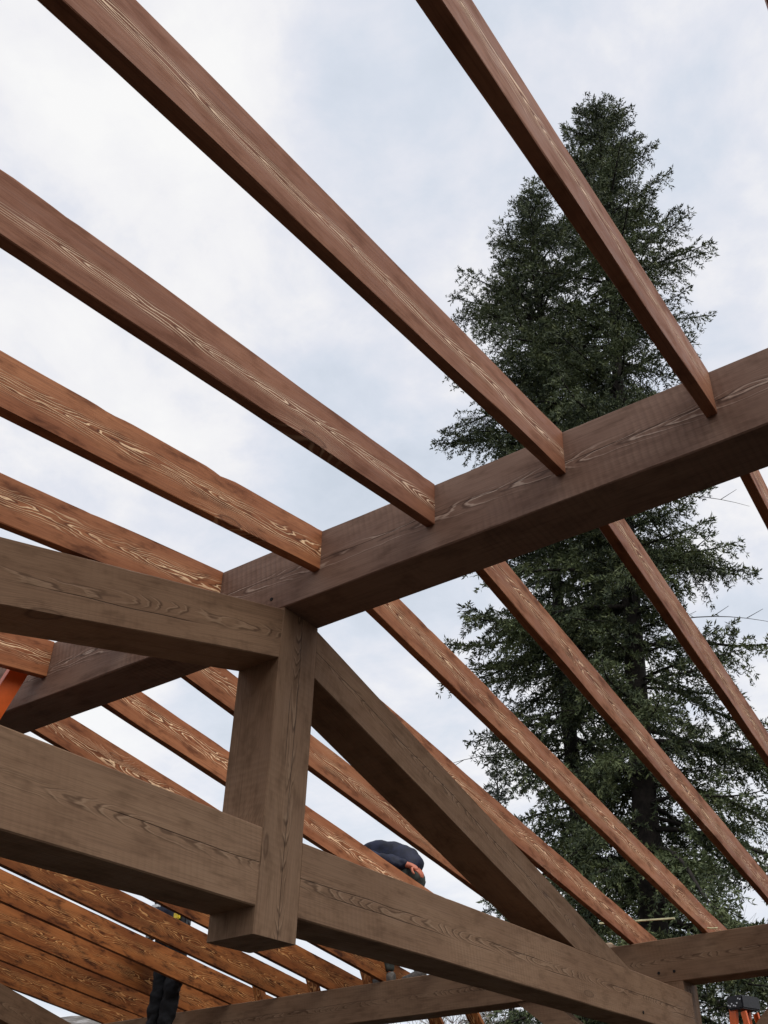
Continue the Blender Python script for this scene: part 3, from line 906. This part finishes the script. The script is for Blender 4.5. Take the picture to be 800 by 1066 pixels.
M_PALESTEM = simple('pale_bark', (0.40, 0.36, 0.32), 0.9, var=0.5, scale=3, bump=0.2)
for q, (loc, H, lb) in enumerate([((-13.2, 19.6, 0), 5.7, 'leftmost bare grey shrub below the wall plate'), ((-12.0, 20.6, 0), 5.7, 'bare grey shrub below the plate, second from the left'),
                                  ((-10.9, 21.2, 0), 5.8, 'bare grey shrub just left of the truss heel'), ((-10.0, 22.0, 0), 5.6, 'bare grey shrub directly behind the truss heel'),
                                  ((-6.4, 21.0, 0), 6.2, 'bare grey shrub behind the orange step ladder')]):
    shrub(loc, H, 34, 1.0, lb, 30 + q)

# ------------------------------------------------------------------ ground and hills
def sheet(name, size, n, zf, mat):
    xs = np.linspace(-size, size, n); X, Y = np.meshgrid(xs, xs)
    Z = zf(X, Y); V_ = np.stack([X, Y, Z], -1).reshape(-1, 3)
    i = np.arange(n - 1); I, Jx = np.meshgrid(i, i); a_ = (Jx * n + I).ravel()
    F_ = np.stack([a_, a_ + 1, a_ + n + 1, a_ + n], 1)
    o = link(name, np_mesh(name, V_, F_, True), mat); return tag(o, kind='structure')


mg, T, b = new_mat('trampled_ground')
tc = T.n.new('ShaderNodeTexCoord')
f = T.noise(tc.outputs['Object'], .6, 6, .65); f2 = T.noise(tc.outputs['Object'], 14, 4, .6)
c = T.mix(T.smooth(f, .4, .6), (.028, .019, .015), (.033, .029, .018)); c = T.mix(T.smooth(f2, .4, .7, 0, .5), c, (.015, .012, .010))
T.l.new(c, b.inputs['Base Color']); b.inputs['Roughness'].default_value = .95
bu = T.n.new('ShaderNodeBump'); bu.inputs['Distance'].default_value = .03; T.l.new(f2, bu.inputs['Height']); T.l.new(bu.outputs[0], b.inputs['Normal'])
sheet('ground', 1500, 160, lambda X, Y: -0.0 + 0 * X, mg)
mh, T, b = new_mat('bare_wooded_hill')
tc = T.n.new('ShaderNodeTexCoord')
f = T.noise(tc.outputs['Object'], .35, 8, .75); f2 = T.noise(tc.outputs['Object'], .05, 4, .6)
c = T.ramp(f, [(.35, (.035, .042, .034)), (.5, (.16, .14, .125)), (.62, (.36, .34, .33)), (.7, (.12, .11, .09))])
T.l.new(c, b.inputs['Base Color']); b.inputs['Roughness'].default_value = 1


def hz(X, Y):
    r = np.hypot(X, Y); a_ = np.arctan2(X, Y)
    k = np.clip((r - 55) / 60, 0, 1); k = k * k * (3 - 2 * k); k2 = np.clip((330 - r) / 150, 0, 1)
    return -0.5 + (15 + 4 * np.sin(a_ * 5 + 1) + 3 * np.sin(a_ * 13)) * k * k2 - 3.0 * (r > 345)


sheet('hillside', 400, 200, hz, mh)

# ------------------------------------------------------------------ world, sun
w = bpy.data.worlds.new('World'); scene.world = w; w.use_nodes = True
T = NT(w.node_tree); bg = w.node_tree.nodes['Background']
SUN_EL, SUN_AZ = math.radians(50), math.radians(98)      # azimuth from +Y towards +X
sky = T.n.new('ShaderNodeTexSky'); sky.sky_type = 'NISHITA'; sky.sun_disc = False
sky.sun_elevation = SUN_EL; sky.sun_rotation = SUN_AZ
tc = T.n.new('ShaderNodeTexCoord'); g = tc.outputs['Generated']
x, y, z = T.sep(g)
zz = T.m('ADD', T.m('MAXIMUM', z, 0.0), 0.22)
cv = T.comb(T.m('DIVIDE', x, zz), T.m('DIVIDE', y, zz), 0.0)
n1_ = T.noise(cv, 1.9, 7, .52, .35); n2_ = T.noise(cv, 6.0, 6, .6, .2)
nf = T.m('ADD', T.m('MULTIPLY', n1_, .66), T.m('MULTIPLY', n2_, .34))
cl = T.ramp(nf, [(.38, (.60, .66, .75)), (.45, (.68, .73, .82)), (.50, (.77, .79, .86)), (.55, (.89, .885, .905)), (.61, (.95, .945, .94))])
warm = T.smooth(T.m('ADD', T.m('MULTIPLY', x, .9), T.m('MULTIPLY', y, .2)), .0, .8, 0, .35)
cl = T.mix(warm, cl, (.86, .82, .80))
hor = T.smooth(z, 0.05, .7, .45, 0)
cl = T.mix(hor, cl, (.88, .91, .95))
skys = T.mix(1.0, sky.outputs[0], (.10, .10, .10), 'MULTIPLY')
mixf = T.mix(.93, skys, cl)
T.l.new(mixf, bg.inputs[0]); bg.inputs[1].default_value = 1.06

sd = bpy.data.lights.new('sun', 'SUN'); sd.energy = 1.5; sd.angle = math.radians(50); sd.color = (1, .96, .9)
so = bpy.data.objects.new('sun', sd); col.objects.link(so)
dv = Vector((math.sin(SUN_AZ) * math.cos(SUN_EL), math.cos(SUN_AZ) * math.cos(SUN_EL), math.sin(SUN_EL)))
so.rotation_euler = dv.to_track_quat('Z', 'Y').to_euler()

# ------------------------------------------------------------------ camera
cam = bpy.data.cameras.new('camera'); co = bpy.data.objects.new('camera', cam); col.objects.link(co)
right = Vector((0.85341192, 0.52056247, -0.02651068)); down = Vector((-0.29815418, 0.44581202, -0.84401169)); fwd = Vector((-0.42754202, 0.7281939, 0.53566917))
mw = Matrix((right, -down, -fwd)).transposed().to_4x4(); mw.translation = (0, 0, EYE)
co.matrix_world = mw
cam.sensor_fit = 'VERTICAL'; cam.sensor_height = 36; cam.lens = 991.585 * 36 / 1066
cam.shift_x = -(493.41 - 400) / 1066; cam.shift_y = (614.37 - 533) / 1066
cam.clip_end = 3000
scene.camera = co
scene.view_settings.view_transform = 'Standard'; scene.view_settings.look = 'None'; scene.view_settings.exposure = 0
scene.cycles.use_denoising = True
